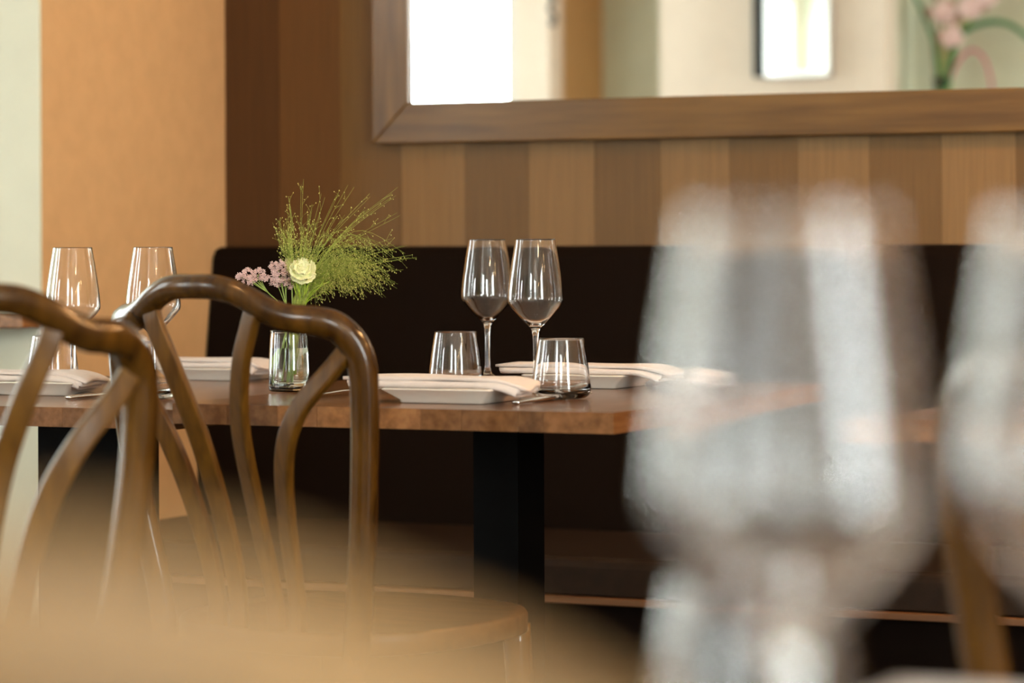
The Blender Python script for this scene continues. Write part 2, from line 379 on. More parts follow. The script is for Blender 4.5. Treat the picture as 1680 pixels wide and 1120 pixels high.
print('leg', lx0, lx1, ly0, ly1, 'table B', bx[0], bx[-1], YT)
tableB = dining_table('brown wooden two-place table in the middle, flower vase and two pairs of glasses on it', bx[0], bx[-1], YT, YT+TD, ZT, bx, 0, (lx0, lx1, ly0, ly1))
ZA = ZT - 0.009
xa1 = bx[0] - 0.004; xa0 = xa1 - 0.68
ca = [xa0 + 0.68*k/8 for k in range(9)]; YA = YT + 0.012
tableA = dining_table('slightly lower brown wooden table at the left, half hidden by the two chair backs', xa0, xa1, YA, YA+TD, ZA, ca, 0, (xa0+0.26, xa0+0.40, YA+0.32, YA+0.42))
xc0 = PY(1432, 700, YT).x
cc = [xc0 + 0.62*k/7 for k in range(8)]
tableC = dining_table('brown wooden table at the right, its left end showing between the blurred wine glasses', xc0, cc[-1], YT, YT+TD, ZT, cc, 0, (xc0+0.26, xc0+0.34, YT+0.35, YT+0.45))
# near table under the blurred glasses
c0 = P(1240, HY, 0.92)
def V2(l, D): p = CAM + R_*l + W_*D; return p
ZF = ZT + 0.006
cF = V2(0.34, 0.93); hx, hy = 0.33, 0.26
cf = [cF.x-hx + 2*hx*k/7 for k in range(8)]
tableF = dining_table('table close to the camera carrying the large blurred wine glasses, below the frame', cF.x-hx, cF.x+hx, cF.y-hy, cF.y+hy, ZF, cf, 0, (cF.x-0.04, cF.x+0.04, cF.y-0.04, cF.y+0.04))

# ------------------------------------------------------------------ glassware
def wine_prof():
    H = 0.207
    outer = [(0, 0), (0.030, 0.0), (0.0325, 0.0008), (0.0325, 0.0016), (0.026, 0.0028), (0.014, 0.0052), (0.0065, 0.010), (0.0040, 0.020), (0.0034, 0.040), (0.0034, 0.062), (0.0042, 0.076),
             (0.0068, 0.0845), (0.0125, 0.0905), (0.0205, 0.0985), (0.029, 0.1080), (0.0352, 0.1150), (0.0380, 0.1200), (0.0387, 0.1250), (0.0384, 0.1310), (0.0370, 0.145), (0.0345, 0.163), (0.0315, 0.182), (0.0285, 0.200), (0.0275, H)]
    inner = [(0.0269, H+0.0002), (0.0265, H-0.0006), (0.0275, 0.200), (0.0305, 0.182), (0.0335, 0.163), (0.0360, 0.145), (0.0374, 0.131), (0.0377, 0.1252), (0.0369, 0.1208), (0.0340, 0.1160), (0.0278, 0.1095), (0.0192, 0.1002), (0.0110, 0.0935), (0.005, 0.0905), (0, 0.0900)]
    # smooth only the bowl runs
    o2 = catmull(outer[9:], 3); i2 = catmull(inner[1:], 3)
    return outer[:9] + o2 + [inner[0]] + i2
def tumbler_prof():
    H = 0.078
    outer = [(0, 0.0), (0.024, 0.0), (0.031, 0.0012), (0.0358, 0.0048), (0.0385, 0.0105), (0.0383, 0.018), (0.0365, 0.032), (0.0338, 0.052), (0.0308, 0.070), (0.0295, H)]
    inner = [(0.0287, H+0.0002), (0.0281, H-0.0006), (0.0296, 0.070), (0.0326, 0.052), (0.0353, 0.032), (0.0366, 0.020), (0.0350, 0.0135), (0.028, 0.0095), (0.014, 0.0080), (0, 0.0078)]
    return catmull(outer[1:], 3) if False else [outer[0]] + catmull(outer[1:], 3) + [inner[0]] + catmull(inner[1:], 3)
def glass_thing(name, prof, label, cat, loc, group, n=64):
    bm = bmesh.new(); lathe(bm, prof, n); o = obj(name, bm, M['glass'], None, smooth=True, loc=loc); return tag(o, label, cat, group)
wg = None; tg = None
def wine(px, D, z, label):
    global wg
    p = foot(px, D, z + 0.0004)
    if wg is None: wg = glass_thing('wine_glass', wine_prof(), label, 'glass', p, 'empty wine glasses'); return wg
    o = wg.copy(); C.objects.link(o); o.location = p; o['label'] = label; return o
def tumbler(px, D, z, label):
    global tg
    p = foot(px, D, z + 0.0004)
    if tg is None: tg = glass_thing('water_tumbler', tumbler_prof(), label, 'glass', p, 'empty water tumblers'); return tg
    o = tg.copy(); C.objects.link(o); o.location = p; o['label'] = label; return o
wine(799, 4.47, ZT, 'left wine glass of the sharp pair on the middle table, behind the other')
wine(878, 4.17, ZT, 'right wine glass of the sharp pair on the middle table, beside the front tumbler')
wine(119, 4.30, ZA, 'leftmost wine glass, at the pale wall edge on the left table')
wine(251, 4.32, ZA, 'second wine glass from the left, behind the tumbler and chair rail')
tumbler(920, 3.95, ZT, 'water tumbler at the front of the middle table beside the knife')
tumbler(747, 4.27, ZT, 'water tumbler behind the folded napkin, left of the two sharp wine glasses')
tumbler(244, 4.16, ZA, 'water tumbler on the left table just left of the flower table')
tumbler(86, 4.46, ZA, 'water tumbler at the far left, seen through the chair back')
wine(1292, 0.87, ZF, 'large blurred wine glass close to the camera, fully in frame')
wine(1785, 0.92, ZF, 'large blurred wine glass cut off by the right edge')
tumbler(1236, 1.09, ZF, 'blurred water tumbler at the bottom, behind the large blurred wine glass')

# ------------------------------------------------------------------ plates, napkins, cutlery
def sq_ring(bm, hx_, hy_, z, r, n=5):
    out = []
    for sx, sy, a0 in ((1, 1, 0), (-1, 1, 90), (-1, -1, 180), (1, -1, 270)):
        for k in range(n):
            a = math.radians(a0 + 90*k/(n-1)); out.append(bm.verts.new((sx*(hx_-r) + r*math.cos(a), sy*(hy_-r) + r*math.sin(a), z)))
    return out
PW = 0.077
def plate_bm():
    bm = bmesh.new()
    rings = [sq_ring(bm, PW-0.021, PW-0.021, 0.0, 0.006), sq_ring(bm, PW-0.0185, PW-0.0185, 0.0008, 0.006), sq_ring(bm, PW-0.018, PW-0.018, 0.004, 0.006), sq_ring(bm, PW-0.001, PW-0.001, 0.0170, 0.006), sq_ring(bm, PW, PW, 0.0182, 0.006),
             sq_ring(bm, PW-0.0015, PW-0.0015, 0.0195, 0.012), sq_ring(bm, PW-0.004, PW-0.004, 0.0185, 0.012), sq_ring(bm, PW-0.020, PW-0.020, 0.0055, 0.012), sq_ring(bm, PW-0.028, PW-0.028, 0.0040, 0.010)]
    for A_, B_ in zip(rings, rings[1:]):
        n = len(A_)
        for i in range(n): bm.faces.new((A_[i], A_[(i+1) % n], B_[(i+1) % n], B_[i]))
    bm.faces.new(rings[0][::-1]); bm.faces.new(rings[-1]); return bm
def napkin_bm(Ln, seed, dep=0.078, h=0.0046, layers=3):
    """cloth folded over itself in three, swept along its length"""
    rnd = random.Random(seed); bm = bmesh.new(); th = h*0.47
    # centreline of the fold in (y,z)
    cl = []
    for L_ in range(layers):
        z = h*(L_+0.5); y0_, y1_ = (-dep/2, dep/2) if L_ % 2 else (dep/2, -dep/2)
        cut = 0.006 * (L_ == 0)
        for k in range(7):
            t = k/6; cl.append((y0_*(1-t) + y1_*t, z, L_))
        if L_ < layers-1:
            s = 1 if L_ % 2 else -1
            for k in range(1, 5):
                an = -math.pi/2 + math.pi*k/5; cl.append((s*(dep/2 + math.cos(an)*h*0.5), h*(L_+1) + math.sin(an)*h*0.5, L_+.5))
    N_ = 26; rings = []
    ph = [rnd.random()*6 for _ in range(6)]
    for i in range(N_+1):
        t = i/N_; x = (t-0.5)*Ln; ring = []
        end = max(0, (t-0.80)/0.20)
        def pt(j, side):
            y, z, L_ = cl[j]; a = cl[max(j-1, 0)]; b = cl[min(j+1, len(cl)-1)]
            ty, tz = b[0]-a[0], b[1]-a[1]; l = math.hypot(ty, tz) or 1
            ny, nz = -tz/l, ty/l
            tk = th*(1 - 0.25*math.sin(9*t+ph[0]+L_))
            yy = y + ny*tk*side; zz = z + nz*tk*side
            yy *= 1 + 0.03*math.sin(5*t+ph[1]) - 0.12*end
            zz *= 1 + 0.05*math.sin(7*t+ph[2]+y*30) + 0.22*end*math.sin(60*y + ph[3] + L_*2)
            xx = x + 0.006*(L_-1)*(1 if t > .5 else -1)*abs(2*t-1)**3 + 0.004*end*math.sin(55*y+ph[4])
            zz -= 0.010*end*end
            return (xx, yy, max(zz, -0.012))
        for j in range(len(cl)): ring.append(bm.verts.new(pt(j, 1)))
        for j in reversed(range(len(cl))): ring.append(bm.verts.new(pt(j, -1)))
        rings.append(ring)
    for A_, B_ in zip(rings, rings[1:]):
        n = len(A_)
        for i in range(n): bm.faces.new((A_[i], A_[(i+1) % n], B_[(i+1) % n], B_[i]))
    n = len(cl)
    for R in (rings[0], rings[-1]):
        for j in range(n-1): bm.faces.new((R[j], R[j+1], R[2*n-2-j], R[2*n-1-j]))
    return bm
plate0 = None
def plate(x, y, z, label):
    global plate0
    if plate0 is None: plate0 = obj('square_plate', plate_bm(), M['porcelain'], None, smooth=True); tag(plate0, label, 'plate', 'square porcelain plates'); o = plate0
    else: o = plate0.copy(); C.objects.link(o); o['label'] = label
    o.location = (x, y, z+0.0003); return o
def napkin(x0, x1, y, z, label, seed):
    o = obj('folded_napkin', napkin_bm(x1-x0, seed), M['linen'], None, smooth=True, loc=((x0+x1)/2, y, z)); return tag(o, label, 'napkin', 'folded white napkins')
def setting(fl_px, fl_py, nap0, nap1, zt, lab1, lab2, right=False, seed=1):
    p = PZ(fl_px, fl_py, zt+0.019)
    cx = p.x + (-PW if right else PW); cy = p.y + PW
    plate(cx, cy, zt, lab1)
    ny = cy - 0.026
    x0 = PY(nap0, 630, ny).x; x1 = PY(nap1, 630, ny).x
    napkin(x0, x1, ny, zt+0.0196, lab2, seed); return cx, cy
setting(622, 637, 592, 866, ZT, 'square white plate at the front of the middle table', 'folded white napkin on the front plate of the middle table', seed=1)
setting(1020, 617, 838, 1098, ZT, 'square white plate at the back of the middle table, right of the glasses', 'folded white napkin on the back plate behind the front tumbler', True, seed=2)
setting(-38, 626, -70, 152, ZA, 'square white plate at the front of the left table, behind the near chair', 'folded white napkin on the front plate of the left table', seed=3)
setting(398, 606, 225, 440, ZA, 'square white plate at the back of the left table, left of the vase', 'folded white napkin on the back plate of the left table, left of the vase', True, seed=4)
# plate and napkin on the near table
pF = V2(0.225, 1.05); plate(pF.x, pF.y, ZF, 'blurred square plate on the near table, beyond the bottom right corner')
napkin(pF.x-0.10, pF.x+0.07, pF.y-0.01, ZF+0.020, 'blurred white napkin peeking up at the bottom right edge', 5)

def knife_bm():
    bm = bmesh.new()
    pts = [(0, -0.115, .003), (0, -0.10, .0035), (0, -0.03, .004), (0, 0.0, .004)]
    sweep(bm, catmull(pts, 4), [0.0055]*4+[0.0050]*4+[0.004]*5, 0.0028, ref=(0, 0, 1), n=10)
    pts = [(0, 0.0, .004), (0.001, 0.03, .004), (0.001, 0.07, .0042), (0.0, 0.10, .0045), (-0.003, 0.116, .005)]
    c = catmull(pts, 4); n = len(c)
    sweep(bm, c, [0.004 + 0.0055*math.sin(min(1, i/n*1.6)*math.pi/2) * (1 if i < n-4 else (n-i)/5) for i in range(n)], 0.0008, ref=(0, 0.0, 1), n=8)
    return bm
def fork_bm():
    bm = bmesh.new()
    c = catmull([(0, -0.11, .003), (0, -0.06, .004), (0, 0.0, .006), (0, 0.03, .005)], 5)
    sweep(bm, c, [0.006 - 0.0035*i/len(c) for i in range(len(c))], 0.0013, ref=(0, 0, 1), n=8)
    c = catmull([(0, 0.03, .005), (0, 0.045, .003), (0, 0.06, .003)], 4); sweep(bm, c, [0.0028 + 0.008*min(1, i/5) for i in range(len(c))], 0.0011, ref=(0, 0, 1), n=8)
    for k in range(4):
        x = -0.0085 + k*0.0057; sweep(bm, catmull([(x, 0.058, .003), (x, 0.08, .005), (x, 0.095, .009)], 4), 0.0014, 0.001, ref=(0, 0, 1), n=6)
    return bm
def cutlery(name, bmf, label, cat, loc, rz):
    bm = bmf() if callable(bmf) else bmf
    o = obj(name, bm, M['steel'], None, smooth=True, loc=loc); o.rotation_euler = (0, 0, rz); return tag(o, label, cat)
k0 = PZ(848, 664, ZT); k1 = PZ(966, 650, ZT)
km = (k0+k1)/2; ang = math.atan2(k1.y-k0.y, k1.x-k0.x) - math.pi/2
print('knife len', (k1-k0).length)
cutlery('table_knife', knife_bm, 'steel table knife lying in front of the front tumbler on the middle table', 'knife', (km.x, km.y, ZT+0.0003), ang)
f0 = PZ(482, 655, ZT)
cutlery('table_fork', fork_bm, 'steel fork lying beside the flower vase, seen between the chair slats', 'fork', (f0.x+0.012, f0.y+0.112, ZT+0.0003), -0.06)
f1 = PZ(100, 656, ZA)
cutlery('table_knife', knife_bm, 'steel knife on the left table edge, below the napkin end', 'knife', (f1.x+0.02, f1.y+0.118, ZA+0.0003), -0.1)
f2 = PZ(401, 606, ZA+0.0)
cutlery('table_fork', fork_bm, 'steel fork behind the chair slat, right of the back napkin on the left table', 'fork', (PY(400, 603, f2.y).x-0.002, YA+0.66, ZA+0.0003), 0.0)

# ------------------------------------------------------------------ bentwood chairs
K = 0.965
def zk(z): return EYE - K*(EYE - z)
def ypos(x, z, slat=False):
    """how far forward (to the sitter) the back is at height z"""
    top = 0.077*(x/0.195)**2
    t = min(1, max(0, (0.86 - z)/0.36)); t = t*t*(3-2*t)*0.35 + t*0.65
    return (top*(1-t) + 0.117*t)
def cp(x, z): return (x*K, ypos(x, z)*K, zk(z))
def make_chair(label):
    t = thing('bentwood_chair', label, 'chair', (0, 0, 0), 0, 'dark bentwood dining chairs')
    half = [(0, .901, .0158), (.04, .899, .0160), (.0725, .888, .0162), (.100, .872, .0172), (.126, .8625, .0185), (.152, .8595, .0192), (.176, .850, .0196), (.194, .820, .0196),
            (.197, .775, .019), (.192, .70, .0182), (.180, .60, .018), (.166, .52, .018), (.157, .44, .018)]
    prof = [(-x, z, r) for x, z, r in half[::-1]] + half[1:]
    c = catmull(prof, 6); pts = [cp(x, z) for x, z, r in c]
    bm = bmesh.new()
    sweep(bm, pts, [r*K for *_, r in c], [r*K*0.92 for *_, r in c], n=16)
    obj('back_frame', bm, M['chair'], t, smooth=True)
    inner = [(.086, .885), (.078, .855), (.056, .80), (.036, .72), (.029, .62), (.029, .54), (.032, .455)]
    outer = [(.190, .835), (.163, .798), (.122, .752), (.093, .70), (.076, .63), (.068, .55), (.066, .455)]
    for s in (-1, 1):
        for prof_ in (inner, outer):
            cc_ = catmull([(s*x, z) for x, z in prof_], 6); bm = bmesh.new(); n = len(cc_)
            sweep(bm, [cp(x, z) for x, z in cc_], [(0.0132 - 0.0022*abs(2*i/n-1))*K for i in range(n)], 0.0062, ref=(0.15*s, 1, 0.1), n=16, power=0.3)
            obj('back_slat', bm, M['chair_slat'], t, smooth=True).data.set_sharp_from_angle(angle=0.6)
    # seat: rounded board with rim, back edge at y=.117
    bm = bmesh.new(); zs = zk(.473); cy = 0.117*K + 0.185
    rings = []
    for rr, z in ((0.93, -0.030), (1.0, -0.026), (1.0, -0.004), (0.985, 0.0), (0.88, -0.004), (0.5, -0.009), (0.0, -0.010)):
        if rr == 0: rings.append([bm.verts.new((0, cy, zs+z))]); continue
        rings.append([bm.verts.new((rr*0.205*math.copysign(abs(math.cos(a))**0.8, math.cos(a)), cy + rr*0.205*math.copysign(abs(math.sin(a))**0.8, math.sin(a)), zs+z)) for a in [2*math.pi*k/40 for k in range(40)]])
    bm.faces.new(rings[0][::-1])
    for A_, B_ in zip(rings, rings[1:]):
        for i in range(40):
            if len(B_) == 1: bm.faces.new((A_[i], A_[(i+1) % 40], B_[0]))
            else: bm.faces.new((A_[i], A_[(i+1) % 40], B_[(i+1) % 40], B_[i]))
    obj('seat', bm, M['seat'], t, smooth=True)
    for s in (-1, 1):
        bm = bmesh.new(); sweep(bm, catmull([cp(s*.157, .45), (s*.155, .10, .30), (s*.165, .06, .12), (s*.172, .02, 0.001)], 5), 0.0165, 0.0165, n=12)
        obj('leg', bm, M['chair'], t, smooth=True)
        bm = bmesh.new(); sweep(bm, catmull([(s*.15, cy+.14, zs-.02), (s*.157, cy+.152, .25), (s*.165, cy+.16, 0.001)], 6), [0.019-0.006*i/12 for i in range(13)], [0.019-0.006*i/12 for i in range(13)], n=12)
        obj('leg', bm, M['chair'], t, smooth=True)
    bm = bmesh.new(); lathe(bm, [(0.152+0.009*math.cos(a), 0.009*math.sin(a)) for a in [2*math.pi*k/8 for k in range(8)]], 40, (0, cy-0.02, 0.24), closed=True)
    obj('hoop_stretcher', bm, M['chair'], t, smooth=True)
    return t
def place_chair(t, px, D, phi):
    p = P(px, HY, D); t.location = (p.x, p.y, 0); t.rotation_euler = (0, 0, TH - math.radians(phi)); return t
ch = make_chair('dark bentwood chair with curved slats, its back right in front of the flower vase')
place_chair(ch, 318, 3.60, 36)
def chair_copy(label, px, D, phi):
    c = dup_tree(ch); c['label'] = label; return place_chair(c, px, D, phi)
chair_copy('softly blurred dark bentwood chair cut off by the left edge, turned to the left', -42, 2.88, -25)
M['chair_lit_tone'] = mat('lit_tone_chair_wood', (0.200, 0.118, 0.044), 0.4, scale=(14, 14, 3), noise=3, col2=(0.140, 0.080, 0.030))  # chair wood brightened in colour to stand in for direct light
nc = chair_copy('very blurred wooden chair in a painted lit tone whose top rail fills the bottom left corner', -250, 0.39, 8)
nc['group'] = 'wooden chairs in a painted lit tone'
for o in nc.children: o.material_slots[0].link = 'OBJECT'; o.material_slots[0].material = M['chair_lit_tone']
chair_copy('blurred bentwood chair behind the cut-off wine glass at the right edge', 1915, 1.95, 36)

# ------------------------------------------------------------------ vase and flowers
vp = foot(474, 4.18); VD = 4.18
vase = thing('glass_vase', 'small clear glass vase half full of water on the middle table', 'vase', (vp.x, vp.y, ZT+0.0004))
bm = bmesh.new()
vo = [(0, 0), (0.026, 0.0), (0.0285, 0.002), (0.0290, 0.006), (0.0285, 0.03), (0.0272, 0.06), (0.0262, 0.074), (0.0255, 0.080), (0.0262, 0.0835)]
vi = [(0.0250, 0.0835), (0.0240, 0.080), (0.0248, 0.074), (0.0258, 0.06), (0.0271, 0.03), (0.0274, 0.008), (0.024, 0.005), (0, 0.0045)]
lathe(bm, vo + vi, 48); obj('vessel', bm, M['vase_glass'], vase, smooth=True)
bm = bmesh.new(); lathe(bm, [(0, 0.0046), (0.0238, 0.0051), (0.02735, 0.0082), (0.0271, 0.03), (0.0258, 0.0595), (0, 0.0595)], 48); obj('water', bm, M['water'], vase)
def tube(bm, pts, r0, r1=None, n=5, sm=5):
    c = catmull([tuple(p) for p in pts], sm) if sm > 1 else pts; N_ = len(c); r1 = r0 if r1 is None else r1
    rr = [r0 + (r1-r0)*i/(N_-1) for i in range(N_)]; sweep(bm, c, rr, rr, n=n)
rnd = random.Random(3)
def Q(px, py, dd=0.0): return P(px, py, VD + dd)
# pink statice sprigs
def statice(label, stem_pts, heads, seed):
    r = random.Random(seed); base = stem_pts[0]
    t = thing('statice_sprig', label, 'flower', tuple(base), 0, 'dusty pink dried flowers in the vase')
    bm = bmesh.new(); tube(bm, stem_pts, 0.0009, 0.0007)
    for (hx_, hy_, rad, n_) in heads: 
        tube(bm, [stem_pts[-2], (Vector(stem_pts[-1]) + Q(hx_, hy_))/2 + Vector((0, 0, -0.002)), Q(hx_, hy_)], 0.0006, 0.0004, n=4)
    obj('stem', rel(bm, t), M['stem'], t, smooth=True)
    for (hx_, hy_, rad, n_) in heads:
        bm = bmesh.new()
        for i in range(n_):
            a = r.random()*2*math.pi; q = math.sqrt(r.random())*rad
            c = Q(hx_ + q*math.cos(a), hy_ + q*0.85*math.sin(a), r.uniform(-1, 1)*rad*0.0007)
            for k in range(5):
                an = 2*math.pi*k/5 + a
                off = Vector((math.cos(an), r.uniform(-.5, .5), math.sin(an)))*0.0021
                blob(bm, c+off, 0.0012*r.uniform(.7, 1.2), (1, 1, .7), sub=1)
            blob(bm, c, 0.0012, sub=1)
        obj('blossom', rel(bm, t), M['pink'], t, smooth=True)
statice('dusty pink blossom sprig drooping to the left over the chair rail', [Q(466, 628), Q(470, 560), Q(462, 505), Q(440, 480), Q(422, 462)], [(404, 452, 13, 34), (425, 449, 10, 22), (437, 456, 5, 8), (392, 453, 5, 8), (412, 460, 9, 12)], 1)
statice('dusty pink blossom cluster right beside the white bloom', [Q(472, 630), Q(476, 560), Q(470, 505), Q(465, 482)], [(456, 438, 13, 34), (462, 452, 14, 38), (452, 463, 10, 20), (474, 465, 9, 16), (470, 433, 8, 14)], 2)
# cream bloom
t = thing('cream_bloom', 'round creamy white ruffled flower at the centre of the vase', 'flower', tuple(Q(478, 630)))
bm = bmesh.new(); tube(bm, [Q(478, 630), Q(482, 560), Q(484, 500), Q(496, 462, -0.015)], 0.0014, 0.0016, n=7); obj('stem', rel(bm, t), M['stem'], t, smooth=True)
bc = Q(497, 446, -0.020)
for ring, (rad, n_, tilt) in enumerate(((0.007, 5, 84), (0.011, 7, 70), (0.015, 8, 50), (0.018, 9, 22), (0.017, 8, -15))):
    for k in range(n_):
        bm = bmesh.new(); an = 2*math.pi*k/n_ + ring*0.7; G = 5; vs = []
        for i in range(G+1):
            row = []
            for j in range(G+1):
                u = i/G; v = (j/G-0.5); wd = rad*1.25*math.sin(math.pi*(0.2+0.7*u))
                out_ = rad*u*math.cos(math.radians(tilt))*1.0 + 0.0015; hgt = rad*u*math.sin(math.radians(tilt))*1.2 + 0.0010*math.sin(v*26 + k)*u + 0.0025*math.sin(u*3+ring) + 0.0012*math.sin(v*14 + k*2)*u
                p = Vector((out_, v*wd, hgt)); 
                row.append(Matrix.Rotation(an, 3, 'Z') @ p)
            vs.append(row)
        rot = Matrix.Rotation(math.radians(52), 3, R_) @ Matrix.Rotation(math.radians(-12), 3, Z_)
        V_ = [[bm.verts.new(bc + rot @ p) for p in row] for row in vs]
        for i in range(G):
            for j in range(G): bm.faces.new((V_[i][j], V_[i+1][j], V_[i+1][j+1], V_[i][j+1]))
        o = obj('petal', rel(bm, t), M['petal'], t, smooth=True)
        s = o.modifiers.new('thickness', 'SOLIDIFY'); s.thickness = 0.0006
bm = bmesh.new(); blob(bm, bc, 0.0110, (1, 1, .85), sub=3)
for v in bm.verts: v.co += (v.co-bc).normalized()*0.0014*math.sin(v.co.x*900)*math.sin(v.co.z*1100)
obj('flower_core', rel(bm, t), M['petal'], t, smooth=True)
# bud
t = thing('flower_bud', 'pale yellow bud standing above the pink cluster', 'flower', tuple(Q(476, 630)))
bm = bmesh.new(); tube(bm, [Q(474, 630), Q(480, 560), Q(480, 500), Q(478, 447)], 0.0011, n=6); obj('stem', rel(bm, t), M['stem'], t, smooth=True)
bm = bmesh.new(); c = catmull([Q(477, 448), Q(476, 440), Q(476, 432), Q(480, 424)], 5); sweep(bm, c, [0.0015+0.0062*math.sin(math.pi*(0.12+0.82*i/15))for i in range(16)], [0.0015+0.0055*math.sin(math.pi*(0.12+0.82*i/15)) for i in range(16)], n=10)
obj('bud', rel(bm, t), M['bud'], t, smooth=True)
# lily-like leaf inside the vase
t = thing('leafy_stem', 'pale green stem with a long leaf standing in the vase water', 'stem', tuple(Q(452, 636)))
bm = bmesh.new(); tube(bm, [Q(452, 636), Q(460, 590), Q(470, 545), Q(488, 500)], 0.0016, n=7); obj('stem', rel(bm, t), M['stem'], t, smooth=True)
bm = bmesh.new(); c = catmull([Q(447, 630), Q(449, 606), Q(458, 585), Q(466, 566)], 5); sweep(bm, c, [0.0008+0.0030*math.sin(math.pi*i/15) for i in range(16)], 0.0006, ref=W_, n=8); obj('leaf', rel(bm, t), M['lime'], t, smooth=True)
# switch grass
def grass(label, count, base, sweepf, seed, name, lean, dens=1.0, r0=0.00031, seeds=True):
    r = random.Random(seed); t = thing(name, label, 'grass', tuple(Q(486, 600))); t['kind'] = 'stuff'
    bs = bmesh.new(); bh = bmesh.new()
    for i in range(count):
        tx, ty, mx, my, dz = sweepf(r, i/count)
        b0 = Q(base[0] + r.uniform(-4, 4), base[1]) if i % 10 == 0 else Q(487 + r.uniform(-5, 5), 535, r.uniform(-.004, .004)); b1 = Q(492 + r.uniform(-8, 12), 486 + r.uniform(-4, 4), r.uniform(-.01, .01))
        mid = Q(mx, my, dz*0.5); tip = Q(tx, ty, dz)
        c = catmull([tuple(b0), tuple(b1), tuple(mid), tuple(tip)], 6)
        rr = [r0*(1.3 - 0.9*j/(len(c)-1)) for j in range(len(c))]; sweep(bs, c, rr, rr, n=3, cap=False)
        nb = int(r.uniform(6, 10)*dens)
        for j in range(nb):
            f = 0.45 + 0.53*(j+r.random())/nb; p = Vector(c[min(len(c)-1, int(f*(len(c)-1)))]); tang = (Vector(c[-1]) - Vector(c[-5])).normalized()
            rv = Vector((r.gauss(0, 1), r.gauss(0, 1), r.gauss(0, 1))); dirn = (tang*1.1 + rv.normalized()*0.8 + Vector((0, 0, -lean))).normalized()
            ln = r.uniform(0.008, 0.024)*(1.25-0.5*f); q1 = p + dirn*ln*0.5 + Vector((0, 0, 0.001)); q2 = p + dirn*ln + Vector((0, 0, -lean*ln*0.35))
            sweep(bs, [p, q1, q2], r0*0.45, r0*0.45, n=3, cap=False)
            if seeds:
                blob(bh, q2, 0.00062*r.uniform(.8, 1.3), (1, 1, 1.5), sub=0)
                if r.random() < .8: 
                    q3 = q1 + Vector((r.gauss(0, 1), r.gauss(0, 1), r.gauss(0, 1)-lean)).normalized()*ln*0.45
                    sweep(bs, [q1, q3], r0*0.4, r0*0.4, n=3, cap=False); blob(bh, q3, 0.0006*r.uniform(.8, 1.2), (1, 1, 1.5), sub=0)
    a_ = obj('grass_stems', rel(bs, t), M['grass'], t); a_['kind'] = 'stuff'
    b_ = obj('seed_heads', rel(bh, t), M['seedhead'], t); b_['kind'] = 'stuff'
def g_right(r, f):
    tx = r.uniform(560, 665); u = (tx-560)/105
    ty = 425 + r.gauss(18, 22) + 22*(1-abs(2*u-1))*0.6; ty = min(max(ty, 375), 488)
    return tx, ty, 500 + (tx-500)*0.52 + r.gauss(0, 5), min(455, ty-8) - r.uniform(8, 34) + (10 if ty > 450 else 0), r.uniform(-.05, .05)
def g_low(r, f):
    tx = r.uniform(535, 632); ty = r.uniform(440, 488) - (tx-535)*0.05
    return tx, ty, 498 + (tx-498)*0.5, ty - r.uniform(6, 26), r.uniform(-.045, .045)
def g_up(r, f):
    tx = r.gauss(505, 28); ty = r.uniform(345, 425) + abs(tx-505)*0.25
    return tx, ty, 490 + (tx-490)*0.4, 455 + (ty-455)*0.35 + 6, r.uniform(-.04, .04)
def g_left(r, f):
    a = r.uniform(0, 1); tx = 457 + a*28 + r.gauss(0, 4); ty = 335 + r.uniform(0, 60) + (8 if a < .3 else 0)
    return tx, ty, 484 + (tx-484)*0.35, 430, r.uniform(-.03, .03)
def g_tall(r, f):
    tips = [(676, 418), (640, 395), (576, 303), (500, 305), (553, 318), (590, 345), (640, 318), (655, 345), (648, 312), (530, 322), (515, 338), (563, 350), (612, 322), (478, 320), (660, 400), (668, 436)]
    tx, ty = tips[int(f*len(tips)) % len(tips)]; tx += r.gauss(0, 4); ty += r.gauss(0, 4)
    return tx, ty, 492 + (tx-492)*0.40, 478 + (ty-478)*0.48 - (8 if tx > 600 else 0), r.uniform(-.04, .04)
grass('arching green switch grass plume leaning right over the vase', 58, (480, 615), g_right, 11, 'switch_grass', 0.35)
grass('low dense part of the grass plume just right of the cream flower', 40, (482, 615), g_low, 12, 'switch_grass', 0.5)
grass('upright green grass tuft directly above the cream flower', 40, (478, 615), g_up, 13, 'switch_grass', 0.0)
grass('yellowish grass tuft leaning left above the pink blossoms', 16, (476, 615), g_left, 14, 'switch_grass', 0.0)
grass('tallest wispy grass stalks reaching up before the veneer wall', 32, (484, 615), g_tall, 15, 'switch_grass', 0.05, dens=0.6, r0=0.00032)
bm = bmesh.new()
for k in range(60):
    a = rnd.uniform(-1, 1); tube(bm, [Q(488+a*2, 530), Q(497+a*6, 496, a*0.004), Q(505+a*20+rnd.gauss(0, 4), 462+abs(a)*12+rnd.gauss(0, 5), rnd.gauss(0, 0.01)), Q(514+a*34, 452+abs(a)*14+rnd.gauss(0, 8), rnd.gauss(0, .014))], 0.0010, 0.0004, n=4, sm=4)
tt = thing('green_foliage_base', 'bright lime green leaf base where the grass leaves the vase', 'leaves', tuple(Q(488, 530))); tt['kind'] = 'stuff'
obj('leaf_blades', rel(bm, tt), M['lime'], tt)['kind'] = 'stuff'

